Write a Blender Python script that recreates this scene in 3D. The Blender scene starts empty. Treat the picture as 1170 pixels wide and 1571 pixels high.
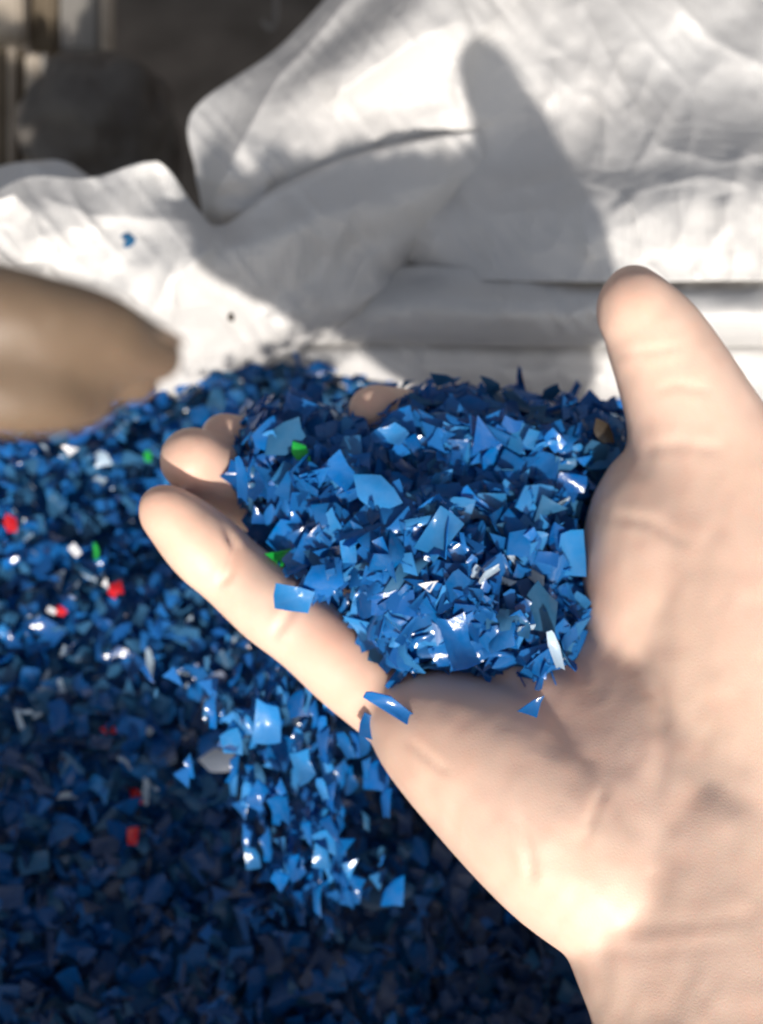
import bpy, bmesh, math, random
import numpy as np
from mathutils import Vector, Matrix, noise
from mathutils.bvhtree import BVHTree

random.seed(7)
rng = np.random.default_rng(7)
S = bpy.context.scene
C = S.collection

# ------------------------------------------------------------------ camera
F = 1417.0                      # focal length in photo pixels (1170 x 1571)
CX, CY = 585.0, 785.5
H = 0.34                        # lens above the flakes
PITCH = math.radians(66)
SP, CP = math.sin(PITCH), math.cos(PITCH)
FWD = np.array([0.0, CP, -SP]); UP = np.array([0.0, SP, CP]); RT = np.array([1.0, 0.0, 0.0])
CAM = np.array([0.0, 0.0, H])
cd = bpy.data.cameras.new('camera')
cam = bpy.data.objects.new('camera', cd); C.objects.link(cam)
cam.location = CAM
cam.rotation_euler = (math.pi / 2 - PITCH, 0, 0)
cd.sensor_fit = 'VERTICAL'; cd.sensor_height = 36.0
cd.lens = 36.0 * F / 1571.0
cd.clip_start = 0.01; cd.clip_end = 200
cd.dof.use_dof = True
cd.dof.focus_distance = 0.172
cd.dof.aperture_fstop = 12.5
S.camera = cam

# ------------------------------------------------------------------ light
SUN_EL = math.radians(26); SUN_AZ = math.radians(6.0)      # azimuth of the light's travel, left of straight ahead
w = bpy.data.worlds.new('World'); S.world = w; w.use_nodes = True
nt = w.node_tree; bg = nt.nodes['Background']
sky = nt.nodes.new('ShaderNodeTexSky'); sky.sky_type = 'NISHITA'; sky.sun_disc = False
sky.sun_elevation = SUN_EL
sky.sun_rotation = math.pi - SUN_AZ
sky.dust_density = 2.0
wb = nt.nodes.new('ShaderNodeHueSaturation'); wb.inputs['Saturation'].default_value = 0.5   # the phone's white balance for the shade
nt.links.new(sky.outputs[0], wb.inputs['Color']); nt.links.new(wb.outputs[0], bg.inputs[0]); bg.inputs[1].default_value = 0.125
travel = Vector((-math.sin(SUN_AZ) * math.cos(SUN_EL), math.cos(SUN_AZ) * math.cos(SUN_EL), -math.sin(SUN_EL)))
sl = bpy.data.lights.new('sun', 'SUN'); sl.energy = 5.0; sl.angle = math.radians(1.6); sl.color = (1.0, 0.93, 0.85)
so = bpy.data.objects.new('sun', sl); C.objects.link(so)
so.rotation_euler = travel.to_track_quat('-Z', 'Y').to_euler(); so.location = (0, -2, 2)
S.view_settings.view_transform = 'Standard'; S.view_settings.look = 'None'
S.view_settings.exposure = 0.07; S.view_settings.gamma = 1

# ------------------------------------------------------------------ helpers
def W(px, py, d):
    """the point that stands d metres deep behind photo pixel (px, py)"""
    px = np.asarray(px, float)[..., None]; py = np.asarray(py, float)[..., None]; d = np.asarray(d, float)[..., None]
    return CAM + d * (FWD + RT * (px - CX) / F + UP * (CY - py) / F)

def depth_at(py, z):
    return (H - z) / (SP - CP * (CY - np.asarray(py, float)) / F)

def Z(px, py, z):
    return W(px, py, depth_at(py, z))

def project(P):
    v = np.asarray(P) - CAM
    d = v @ FWD
    return CX + F * (v @ RT) / d, CY - F * (v @ UP) / d, d

def tag(o, label=None, cat=None, group=None, kind=None):
    if label: o['label'] = label
    if cat: o['category'] = cat
    if group: o['group'] = group
    if kind: o['kind'] = kind
    return o

def empty(name, loc=(0, 0, 0)):
    o = bpy.data.objects.new(name, None); C.objects.link(o); o.location = loc; o.empty_display_size = 0.02
    return o

def link(name, me, mat=None, parent=None, smooth=True):
    o = bpy.data.objects.new(name, me); C.objects.link(o)
    if mat is not None: me.materials.append(mat)
    if smooth: me.polygons.foreach_set('use_smooth', [True] * len(me.polygons))
    if parent is not None:
        o.parent = parent
        o.matrix_parent_inverse = Matrix.Translation(-Vector(parent.location))
    return o

def sharpen(me, cls):
    '''crisp edges where both ends lie on the same rim of a flake'''
    e = np.empty(len(me.edges) * 2, int); me.edges.foreach_get('vertices', e); e = e.reshape(-1, 2)
    sh = (cls[e[:, 0]] == cls[e[:, 1]]) & (cls[e[:, 0]] > 0)
    at = me.attributes.new('sharp_edge', 'BOOLEAN', 'EDGE'); at.data.foreach_set('value', sh)
    me.polygons.foreach_set('use_smooth', [True] * len(me.polygons))

def mesh_np(name, V, Fc):
    me = bpy.data.meshes.new(name)
    me.from_pydata(np.asarray(V).tolist(), [], np.asarray(Fc).tolist() if not isinstance(Fc, list) else Fc)
    me.update()
    return me

def fbm(P, scale, octv=3):
    out = np.zeros(len(P))
    for i, p in enumerate(P):
        out[i] = noise.fractal(Vector(p) * scale, 1.0, 2.0, octv)
    return out

def vnoise(x, y, seed=0, cells=64):
    """cheap smooth value noise, vectorised"""
    r = np.random.default_rng(seed).uniform(-1, 1, (cells, cells))
    xi = np.floor(x).astype(int); yi = np.floor(y).astype(int)
    fx = x - xi; fy = y - yi
    fx = fx * fx * (3 - 2 * fx); fy = fy * fy * (3 - 2 * fy)
    g = lambda a, b: r[a % cells, b % cells]
    return (g(xi, yi) * (1 - fx) + g(xi + 1, yi) * fx) * (1 - fy) + (g(xi, yi + 1) * (1 - fx) + g(xi + 1, yi + 1) * fx) * fy

# ------------------------------------------------------------------ materials
def mat(name):
    m = bpy.data.materials.new(name); m.use_nodes = True
    nt = m.node_tree; return m, nt, nt.nodes['Principled BSDF']

def N(nt, t, **kw):
    n = nt.nodes.new(t)
    for k, v in kw.items():
        if hasattr(n, k): setattr(n, k, v)
        else: n.inputs[k].default_value = v
    return n

def flake_mat(name, col, rough=0.14, trans=0.48, var=0.22):
    m, nt, b = mat(name)
    L = nt.links.new
    geo = N(nt, 'ShaderNodeNewGeometry'); obi = N(nt, 'ShaderNodeObjectInfo')
    add = N(nt, 'ShaderNodeMath', operation='ADD'); L(geo.outputs['Random Per Island'], add.inputs[0]); L(obi.outputs['Random'], add.inputs[1])
    fr = N(nt, 'ShaderNodeMath', operation='FRACT'); L(add.outputs[0], fr.inputs[0])
    mr = N(nt, 'ShaderNodeMapRange'); L(fr.outputs[0], mr.inputs[0])
    mr.inputs['To Min'].default_value = 1 - var; mr.inputs['To Max'].default_value = 1 + var
    hs = N(nt, 'ShaderNodeHueSaturation'); hs.inputs['Color'].default_value = (*col, 1)
    L(mr.outputs[0], hs.inputs['Value'])
    tc = N(nt, 'ShaderNodeTexCoord')
    no = N(nt, 'ShaderNodeTexNoise'); no.inputs['Scale'].default_value = 3.0; no.inputs['Detail'].default_value = 5
    L(tc.outputs['Object'], no.inputs['Vector'])
    mr3 = N(nt, 'ShaderNodeMapRange'); L(no.outputs[0], mr3.inputs[0]); mr3.inputs['To Min'].default_value = 0.9; mr3.inputs['To Max'].default_value = 1.1
    L(mr3.outputs[0], hs.inputs['Saturation'])
    L(hs.outputs[0], b.inputs['Base Color'])
    mr2 = N(nt, 'ShaderNodeMapRange'); L(no.outputs[0], mr2.inputs[0]); mr2.inputs['To Min'].default_value = rough * 0.6; mr2.inputs['To Max'].default_value = rough * 1.7
    L(mr2.outputs[0], b.inputs['Roughness'])
    b.inputs['IOR'].default_value = 1.52
    bu = N(nt, 'ShaderNodeBump'); bu.inputs['Strength'].default_value = 0.25; bu.inputs['Distance'].default_value = 0.001
    L(no.outputs[0], bu.inputs['Height']); L(bu.outputs[0], b.inputs['Normal'])
    if trans:
        tr = N(nt, 'ShaderNodeBsdfTranslucent'); L(hs.outputs[0], tr.inputs[0])
        mx = N(nt, 'ShaderNodeMixShader'); mx.inputs[0].default_value = trans
        L(b.outputs[0], mx.inputs[1]); L(tr.outputs[0], mx.inputs[2])
        L(mx.outputs[0], nt.nodes['Material Output'].inputs['Surface'])
    return m

FM = {
    'deep':  flake_mat('deep_blue_plastic', (0.012, 0.13, 0.42)),
    'mid':   flake_mat('mid_blue_plastic', (0.018, 0.19, 0.54)),
    'sky':   flake_mat('light_blue_plastic', (0.05, 0.29, 0.64), trans=0.45),
    'slate': flake_mat('slate_blue_plastic', (0.045, 0.18, 0.36), rough=0.18),
    'pale':  flake_mat('pale_clear_and_glint_plastic', (0.45, 0.58, 0.70), rough=0.18, trans=0.3, var=0.2),  # pale chips, and slivers that stand in for glints
    'white': flake_mat('white_plastic', (0.80, 0.82, 0.85), trans=0.2, var=0.1),
    'red':   flake_mat('red_plastic', (0.62, 0.02, 0.03), trans=0.2, var=0.15),
    'green': flake_mat('green_plastic', (0.03, 0.50, 0.08), trans=0.35, var=0.2),
    'black': flake_mat('shade_darkened_blue_plastic', (0.008, 0.035, 0.11), rough=0.3, trans=0.0, var=0.3),  # shade put into the colour, for flakes near the viewer
    'grey':  flake_mat('grey_clear_plastic', (0.17, 0.20, 0.25), rough=0.2, trans=0.3, var=0.2),
    'brown': flake_mat('brown_plastic', (0.05, 0.04, 0.03), trans=0.1, var=0.2),
}

def cloth_mat():
    m, nt, b = mat('white_woven_sack_cloth'); L = nt.links.new
    tc = N(nt, 'ShaderNodeTexCoord')
    no = N(nt, 'ShaderNodeTexNoise'); no.inputs['Scale'].default_value = 9; no.inputs['Detail'].default_value = 6
    L(tc.outputs['Object'], no.inputs['Vector'])
    cr = N(nt, 'ShaderNodeValToRGB'); cr.color_ramp.elements[0].position = .3; cr.color_ramp.elements[1].position = .7
    cr.color_ramp.elements[0].color = (0.68, 0.665, 0.65, 1); cr.color_ramp.elements[1].color = (0.80, 0.795, 0.785, 1)
    L(no.outputs[0], cr.inputs[0])
    # dusty blue-grey scuffs
    n2 = N(nt, 'ShaderNodeTexNoise'); n2.inputs['Scale'].default_value = 38; n2.inputs['Detail'].default_value = 4
    L(tc.outputs['Object'], n2.inputs['Vector'])
    r2 = N(nt, 'ShaderNodeValToRGB'); r2.color_ramp.elements[0].position = .66; r2.color_ramp.elements[1].position = .8
    L(n2.outputs[0], r2.inputs[0])
    mx = N(nt, 'ShaderNodeMix', data_type='RGBA'); mx.inputs['B'].default_value = (0.36, 0.36, 0.38, 1)
    mm = N(nt, 'ShaderNodeMath', operation='MULTIPLY'); mm.inputs[1].default_value = 0.5; L(r2.outputs[0], mm.inputs[0])
    L(mm.outputs[0], mx.inputs['Factor']); L(cr.outputs[0], mx.inputs['A'])
    L(mx.outputs['Result'], b.inputs['Base Color'])
    b.inputs['Roughness'].default_value = 0.42
    # woven tape relief
    wx = N(nt, 'ShaderNodeTexWave'); wx.inputs['Scale'].default_value = 110; wx.bands_direction = 'X'; wx.inputs['Distortion'].default_value = 0.4
    wz = N(nt, 'ShaderNodeTexWave'); wz.inputs['Scale'].default_value = 110; wz.bands_direction = 'Z'; wz.inputs['Distortion'].default_value = 0.4
    L(tc.outputs['Object'], wx.inputs['Vector']); L(tc.outputs['Object'], wz.inputs['Vector'])
    ad = N(nt, 'ShaderNodeMath', operation='ADD'); L(wx.outputs['Fac'], ad.inputs[0]); L(wz.outputs['Fac'], ad.inputs[1])
    n3 = N(nt, 'ShaderNodeTexNoise'); n3.inputs['Scale'].default_value = 60; n3.inputs['Detail'].default_value = 5
    L(tc.outputs['Object'], n3.inputs['Vector'])
    b1 = N(nt, 'ShaderNodeBump'); b1.inputs['Strength'].default_value = 0.25; b1.inputs['Distance'].default_value = 0.0004
    L(ad.outputs[0], b1.inputs['Height'])
    b2 = N(nt, 'ShaderNodeBump'); b2.inputs['Strength'].default_value = 0.22; b2.inputs['Distance'].default_value = 0.004
    L(n3.outputs[0], b2.inputs['Height']); L(b1.outputs[0], b2.inputs['Normal']); L(b2.outputs[0], b.inputs['Normal'])
    tr = N(nt, 'ShaderNodeBsdfTranslucent'); tr.inputs[0].default_value = (0.62, 0.58, 0.5, 1)
    ms = N(nt, 'ShaderNodeMixShader'); ms.inputs[0].default_value = 0.25
    L(b.outputs[0], ms.inputs[1]); L(tr.outputs[0], ms.inputs[2]); L(ms.outputs[0], nt.nodes['Material Output'].inputs['Surface'])
    return m

def skin_mat(name, base, warm, red):
    m, nt, b = mat(name); L = nt.links.new
    tc = N(nt, 'ShaderNodeTexCoord')
    n1 = N(nt, 'ShaderNodeTexNoise'); n1.inputs['Scale'].default_value = 22; n1.inputs['Detail'].default_value = 4
    L(tc.outputs['Object'], n1.inputs['Vector'])
    r1 = N(nt, 'ShaderNodeValToRGB'); r1.color_ramp.elements[0].position = .35; r1.color_ramp.elements[1].position = .65
    r1.color_ramp.elements[0].color = (*base, 1); r1.color_ramp.elements[1].color = (*warm, 1)
    L(n1.outputs[0], r1.inputs[0])
    n2 = N(nt, 'ShaderNodeTexNoise'); n2.inputs['Scale'].default_value = 160; n2.inputs['Detail'].default_value = 5
    L(tc.outputs['Object'], n2.inputs['Vector'])
    r2 = N(nt, 'ShaderNodeValToRGB'); r2.color_ramp.elements[0].position = .45; r2.color_ramp.elements[1].position = .75
    L(n2.outputs[0], r2.inputs[0])
    mx = N(nt, 'ShaderNodeMix', data_type='RGBA'); mx.inputs['B'].default_value = (*red, 1)
    mm = N(nt, 'ShaderNodeMath', operation='MULTIPLY'); mm.inputs[1].default_value = 0.30; L(r2.outputs[0], mm.inputs[0])
    L(mm.outputs[0], mx.inputs['Factor']); L(r1.outputs[0], mx.inputs['A'])
    at = N(nt, 'ShaderNodeAttribute'); at.attribute_name = 'blush'
    m2 = N(nt, 'ShaderNodeMix', data_type='RGBA'); m2.inputs['B'].default_value = (*red, 1)
    L(at.outputs['Fac'], m2.inputs['Factor']); L(mx.outputs['Result'], m2.inputs['A'])
    L(m2.outputs['Result'], b.inputs['Base Color'])
    b.inputs['Roughness'].default_value = 0.48
    b.inputs['Specular IOR Level'].default_value = 0.35
    b.inputs['Subsurface Weight'].default_value = 0.25
    b.inputs['Subsurface Radius'].default_value = (1.0, 0.35, 0.2)
    b.inputs['Subsurface Scale'].default_value = 0.004
    vo = N(nt, 'ShaderNodeTexVoronoi'); vo.inputs['Scale'].default_value = 1400; vo.feature = 'DISTANCE_TO_EDGE'
    L(tc.outputs['Object'], vo.inputs['Vector'])
    n3 = N(nt, 'ShaderNodeTexNoise'); n3.inputs['Scale'].default_value = 260; n3.inputs['Detail'].default_value = 6
    L(tc.outputs['Object'], n3.inputs['Vector'])
    ad = N(nt, 'ShaderNodeMath', operation='ADD'); L(vo.outputs['Distance'], ad.inputs[0]); L(n3.outputs[0], ad.inputs[1])
    bu = N(nt, 'ShaderNodeBump'); bu.inputs["Strength"].default_value = 0.08; bu.inputs["Distance"].default_value = 0.0006
    L(ad.outputs[0], bu.inputs['Height']); L(bu.outputs[0], b.inputs['Normal'])
    return m

def plain(name, c1, c2, scale=20, rough=0.7, stretch=(1, 1, 1), bump=0.3):
    m, nt, b = mat(name); L = nt.links.new
    tc = N(nt, 'ShaderNodeTexCoord'); mp = N(nt, 'ShaderNodeMapping'); mp.inputs['Scale'].default_value = stretch
    L(tc.outputs['Object'], mp.inputs[0])
    no = N(nt, 'ShaderNodeTexNoise'); no.inputs['Scale'].default_value = scale; no.inputs['Detail'].default_value = 7
    L(mp.outputs[0], no.inputs['Vector'])
    cr = N(nt, 'ShaderNodeValToRGB'); cr.color_ramp.elements[0].position = .3; cr.color_ramp.elements[1].position = .7
    cr.color_ramp.elements[0].color = (*c1, 1); cr.color_ramp.elements[1].color = (*c2, 1)
    L(no.outputs[0], cr.inputs[0]); L(cr.outputs[0], b.inputs['Base Color'])
    b.inputs['Roughness'].default_value = rough
    bu = N(nt, 'ShaderNodeBump'); bu.inputs['Strength'].default_value = bump; bu.inputs['Distance'].default_value = 0.004
    L(no.outputs[0], bu.inputs['Height']); L(bu.outputs[0], b.inputs['Normal'])
    return m

CLOTH = cloth_mat()
SKIN = skin_mat('palm_skin', (0.71, 0.51, 0.395), (0.73, 0.515, 0.415), (0.74, 0.42, 0.31))
BROWN_SKIN = skin_mat('dark_brown_skin', (0.17, 0.12, 0.08), (0.13, 0.095, 0.07), (0.12, 0.075, 0.055))  # even dark brown, much darker than the palm

# ------------------------------------------------------------------ the sack
def catmull(P, n):
    """P: (k, m, c) control net along axis 0 -> n samples"""
    k = len(P); t = np.linspace(0, k - 1, n); i = np.clip(np.floor(t).astype(int), 0, k - 2); f = (t - i)
    f = f.reshape((-1,) + (1,) * (P.ndim - 1))
    g = lambda j: P[np.clip(j, 0, k - 1)]
    p0, p1, p2, p3 = g(i - 1), g(i), g(i + 1), g(i + 2)
    p0 = np.where((i == 0).reshape(f.shape), 2 * p1 - p2, p0); p3 = np.where((i == k - 2).reshape(f.shape), 2 * p2 - p1, p3)
    return 0.5 * ((2 * p1) + (-p0 + p2) * f + (2 * p0 - 5 * p1 + 4 * p2 - p3) * f ** 2 + (-p0 + 3 * p1 - 3 * p2 + p3) * f ** 3)

def seg_dist(x, y, pts):
    """distance in photo pixels to a polyline, the side of it, and how far along it"""
    best = np.full(x.shape, 1e9); side = np.zeros(x.shape); along = np.zeros(x.shape)
    n = len(pts) - 1
    for k in range(n):
        (ax, ay), (bx, by) = pts[k], pts[k + 1]
        dx, dy = bx - ax, by - ay; L2 = dx * dx + dy * dy
        t = np.clip(((x - ax) * dx + (y - ay) * dy) / L2, 0, 1)
        ex, ey = x - ax - t * dx, y - ay - t * dy
        D = np.hypot(ex, ey); m = D < best
        best = np.where(m, D, best); side = np.where(m, np.sign(dx * (y - ay) - dy * (x - ax)), side); along = np.where(m, (k + t) / n, along)
    return best, side, along

def folds(x, y, lines):
    """sum of folds: (polyline, height towards the viewer, width on one side, width on the other, roundness)"""
    h = np.zeros(x.shape)
    for pts, amp, w1, w2, p in lines:
        D, s, a = seg_dist(x, y, pts)
        wd = np.where(s > 0, w1, w2)
        taper = np.clip(np.minimum(a, 1 - a) * 6, 0, 1) ** .6 * 0.85 + 0.15
        h += amp * taper * np.exp(-(D / wd) ** p)
    return h

def wrinkles(x, y, amp, seed):
    a = vnoise(x / 90 + 3, y / 60 + 7, seed) + 0.5 * vnoise((x + y) / 40, (y - x * .4) / 55, seed + 1)
    b = 1 - 2.2 * np.abs(vnoise((x + .35 * y) / 48, (y - .3 * x) / 90, seed + 2)) * 2
    c = 1 - 2.2 * np.abs(vnoise((x - .8 * y) / 30, (y + .3 * x) / 75, seed + 3)) * 2
    return amp * (a * .9 + b * .40 + c * .24 + .12 * vnoise(x / 12, y / 12, seed + 5))

sack = empty('sack', (0, 0.1, -0.5))
tag(sack, 'open white woven sack brimming with blue plastic flakes, rim crumpled into folds', 'sack')

def sheet(name, net, lines, amp, seed, nu=260, nv=170, thick=0.0007):
    net = np.array(net, float)                    # rows x cols x (px, py, depth)
    g = catmull(net, nv); g = catmull(g.transpose(1, 0, 2), nu).transpose(1, 0, 2)
    x, y, d = g[..., 0], g[..., 1], g[..., 2]
    d = d - folds(x, y, lines) - wrinkles(x, y, amp, seed)
    P = W(x, y, d).reshape(-1, 3)
    idx = np.arange(nv * nu).reshape(nv, nu)
    Fc = np.stack([idx[:-1, :-1], idx[1:, :-1], idx[1:, 1:], idx[:-1, 1:]], -1).reshape(-1, 4)
    me = mesh_np(name, P, Fc)
    o = link(name, me, CLOTH, sack)
    so = o.modifiers.new('thickness', 'SOLIDIFY'); so.thickness = thick; so.offset = -1
    return o

def rows(*rs): return [list(r) for r in rs]

# upper panel: leans back behind the rim, its left edge and top-left edge seen against the dark yard
U = rows(
    [(560, -70, .43), (640, -120, .40), (760, -140, .40), (900, -150, .43), (1050, -150, .445), (1200, -150, .45), (1780, -150, .44)],
    [(430, 70, .420), (520, 40, .405), (660, 0, .375), (860, 0, .408), (1020, 0, .418), (1180, 0, .428), (1780, 0, .42)],
    [(297, 168, .405), (390, 170, .395), (560, 130, .378), (830, 130, .394), (980, 120, .404), (1150, 140, .404), (1780, 140, .40)],
    [(299, 260, .395), (370, 260, .385), (520, 230, .378), (760, 240, .390), (960, 240, .380), (1150, 240, .374), (1780, 240, .376)],
    [(306, 300, .397), (375, 300, .385), (520, 285, .380), (740, 290, .382), (960, 285, .365), (1150, 282, .359), (1780, 280, .356)],
    [(312, 345, .40), (380, 345, .385), (520, 340, .384), (730, 345, .370), (960, 335, .354), (1150, 335, .350), (1780, 335, .348)],
    [(320, 440, .425), (400, 440, .425), (560, 430, .41), (740, 430, .362), (960, 432, .352), (1150, 430, .35), (1780, 430, .35)],
)
sheet('upper_panel', U, [
    ([(305, 350), (345, 270), (380, 200), (425, 120), (500, 40), (560, -40)], .010, 60, 30, 1.0),
    ([(500, 160), (560, 115), (640, 60), (720, 25)], .009, 50, 60, 1.05),
    ([(520, 150), (600, 165), (700, 150)], -.005, 40, 40, 1.6),
    ([(722, 200), (708, 130), (722, 60), (770, 20)], .008, 26, 90, 1.05),
    ([(870, -40), (950, 120), (1010, 225), (1110, 250), (1190, 230)], .009, 50, 65, 1.0),
    ([(640, 255), (760, 300), (880, 270), (960, 300), (1080, 268), (1200, 300)], .003, 26, 30, 1.1),
    ([(1000, -40), (1090, 60), (1190, 110)], .007, 36, 50, 1.0),
    ([(845, 90), (862, 200), (880, 280)], .0035, 14, 20, 1.1),
    ([(905, 90), (930, 180), (925, 260)], .003, 14, 22, 1.1),
    ([(960, 300), (978, 330), (990, 400)], .0035, 20, 12, 1.1),
    ([(1110, 300), (1130, 410)], .003, 18, 16, 1.1),
    ([(900, 290), (893, 330), (905, 400)], .003, 12, 20, 1.1),
    ([(1040, 290), (1050, 400)], .0025, 22, 16, 1.1),
    ([(700, 300), (760, 330), (850, 320)], .003, 16, 24, 1.1),
], .0012, 11, nu=360, nv=240)

# front fold: the bright bulge at left, running right into the long diagonal fold
Fn = rows(
    [(-160, 360, .352), (-60, 330, .352), (36, 272, .357), (140, 272, .362), (240, 249, .366), (300, 318, .372), (340, 346, .372), (420, 290, .371), (520, 245, .373), (640, 214, .377), (740, 200, .389)],
    [(-160, 400, 0.345), (-60, 370, 0.345), (20, 350, 0.350), (120, 350, 0.352), (230, 345, 0.358), (300, 372, 0.350), (370, 380, 0.350), (450, 350, 0.350), (540, 315, 0.356), (650, 290, 0.364), (740, 275, 0.388)],
    [(-160, 460, 0.345), (-60, 440, 0.345), (20, 430, 0.348), (120, 430, 0.352), (220, 430, 0.352), (300, 440, 0.350), (370, 440, 0.354), (450, 420, 0.358), (530, 390, 0.364), (610, 370, 0.370), (680, 360, 0.392)],
    [(-160, 540, .36), (-60, 520, .36), (20, 520, .36), (120, 515, .362), (220, 520, .366), (300, 510, .370), (370, 505, .370), (430, 490, .366), (500, 455, .366), (570, 430, .370), (620, 410, .382)],
    [(-160, 640, .40), (-60, 630, .40), (20, 630, .40), (120, 610, .40), (220, 600, .395), (300, 580, .390), (370, 548, .385), (420, 530, .382), (500, 500, .378), (560, 470, .374), (610, 440, .378)],
    [(-160, 740, .43), (-60, 740, .43), (20, 730, .43), (120, 700, .43), (220, 680, .43), (300, 660, .42), (370, 600, .41), (420, 560, .405), (480, 530, .40), (540, 500, .395), (600, 465, .395)],
)
sheet('front_fold', Fn, [
    ([(-80, 330), (20, 300), (50, 330), (66, 400)], .008, 26, 42, 1.05),
    ([(60, 300), (140, 330), (300, 340), (345, 350)], .005, 40, 50, 1.1),
    ([(335, 352), (420, 298), (520, 252), (640, 220), (735, 205)], .006, 26, 40, 1.05),
    ([(262, 500), (268, 430), (330, 375)], .006, 24, 60, 1.05),
    ([(390, 530), (470, 505), (540, 470), (600, 425)], .003, 40, 40, 1.6),
    ([(240, 250), (250, 300), (300, 320)], -.006, 30, 24, 1.05),
    ([(410, 480), (430, 520)], .002, 10, 10, 1.1),
], .0014, 31, nu=300, nv=150)

# rolled hem below the bright zone, and the strip that meets the flakes
H1 = rows(
    [(360, 500, 0.4050), (480, 470, 0.4020), (600, 412, 0.3803), (760, 414, 0.3640), (930, 416, 0.3640), (1120, 414, 0.3620), (1780, 412, 0.3580)],
    [(360, 515, 0.3980), (480, 485, 0.3950), (600, 428, 0.3763), (760, 432, 0.3600), (930, 434, 0.3600), (1120, 432, 0.3580), (1780, 428, 0.3540)],
    [(360, 530, 0.3950), (480, 505, 0.3880), (600, 470, 0.3623), (760, 478, 0.3470), (930, 478, 0.3470), (1120, 478, 0.3450), (1780, 470, 0.3430)],
    [(360, 545, 0.3970), (480, 525, 0.3920), (600, 508, 0.3703), (760, 512, 0.3560), (930, 512, 0.3560), (1120, 512, 0.3540), (1780, 508, 0.3520)],
    [(360, 556, 0.4100), (480, 535, 0.4040), (600, 530, 0.3863), (760, 532, 0.3720), (930, 532, 0.3720), (1120, 532, 0.3700), (1780, 528, 0.3680)],
)
sheet('rolled_hem', H1, [([(620, 452), (800, 462), (930, 450), (1170, 462)], .002, 14, 18, 1.6), ([(760, 440), (790, 500)], .0015, 12, 12, 1.5),
    ([(860, 520), (880, 480), (930, 455)], .0018, 14, 10, 1.5)], .0013, 51, nu=260, nv=60)
H2 = rows(
    [(300, 535, 0.4250), (450, 522, 0.4120), (620, 520, 0.3853), (780, 522, 0.3760), (950, 524, 0.3760), (1120, 524, 0.3740), (1780, 520, 0.3720)],
    [(300, 560, 0.4200), (450, 545, 0.4020), (620, 548, 0.3820), (780, 552, 0.3750), (950, 556, 0.3750), (1120, 556, 0.3730), (1780, 550, 0.3710)],
    [(300, 600, 0.4300), (450, 590, 0.4120), (620, 600, 0.3940), (780, 606, 0.3870), (950, 612, 0.3870), (1120, 612, 0.3850), (1780, 606, 0.3830)],
    [(300, 680, 0.4500), (450, 680, 0.4500), (620, 690, 0.4500), (780, 700, 0.4500), (950, 700, 0.4500), (1120, 700, 0.4500), (1780, 690, 0.4500)],
)
sheet('inner_lip', H2, [([(560, 556), (760, 566), (920, 580)], .0018, 18, 18, 1.6)], .0012, 71, nu=240, nv=60)

# a second crumpled corner behind the bright bulge
B2 = rows(
    [(-140, 330, .42), (-20, 262, .42), (60, 246, .415), (104, 250, .412), (150, 280, .42), (190, 300, .43)],
    [(-140, 380, .40), (-20, 330, .40), (60, 320, .40), (104, 330, .40), (150, 340, .41), (190, 350, .42)],
    [(-140, 460, .40), (-20, 420, .40), (60, 420, .40), (104, 420, .40), (150, 420, .41), (190, 420, .42)],
)
sheet('back_corner', B2, [([(60, 246), (50, 300)], .006, 20, 30, 1.4)], .002, 91, nu=90, nv=50)

# the body of the sack and its near rim (the rim stands below the picture and shades the near flakes)
def rim_height(a):                                # a = angle, -pi/2 is towards the viewer
    near = max(0.0, -math.sin(a))
    return -0.03 + max(0.137 * near ** 0.35, 0.10 * abs(math.cos(a)) ** 2.5)
nu_, nv_ = 200, 60
V = []; Fc = []
for j in range(nv_):
    t = j / (nv_ - 1)
    for i in range(nu_):
        a = 2 * math.pi * i / nu_
        top = rim_height(a) + 0.008 * math.sin(7 * a + 1) + .006 * math.sin(13 * a)
        z = -0.5 + (top + 0.5) * t
        r = 1 + 0.05 * math.sin(math.pi * t) + 0.012 * math.sin(9 * a + 4 * t) + .01 * math.sin(17 * a - 7 * t + 2)
        ca, sa = math.cos(a), math.sin(a)
        V.append((0.02 + 0.36 * r * math.copysign(abs(ca) ** .8, ca), 0.085 + 0.215 * r * math.copysign(abs(sa) ** .8, sa), z))
        if j < nv_ - 1:
            Fc.append((j * nu_ + i, j * nu_ + (i + 1) % nu_, (j + 1) * nu_ + (i + 1) % nu_, (j + 1) * nu_ + i))
o = link('body', mesh_np('body', V, Fc), CLOTH, sack)
m_ = o.modifiers.new('thickness', 'SOLIDIFY'); m_.thickness = 0.0012; m_.offset = 1

# ------------------------------------------------------------------ hands
def chain_pts(ch):
    """ch: [(point, radius m)] -> dense spheres"""
    out = []
    for (p, r), (q, s) in zip(ch[:-1], ch[1:]):
        p, q = np.array(p), np.array(q); L = np.linalg.norm(q - p); n = max(2, int(L / (0.22 * min(r, s))))
        for k in range(n + 1):
            t = k / n; out.append((p + (q - p) * t, r + (s - r) * t))
    return out

def smooth_chain(ch, sub=5):
    A = np.array([[*p, r] for p, r in ch])
    B = catmull(A, (len(A) - 1) * sub + 1)
    return [(b[:3], b[3]) for b in B]

ico = bmesh.new(); bmesh.ops.create_icosphere(ico, subdivisions=3, radius=1)
ICO_V = np.array([v.co[:] for v in ico.verts]); ICO_F = np.array([[v.index for v in f.verts] for f in ico.faces]); ico.free()

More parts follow.
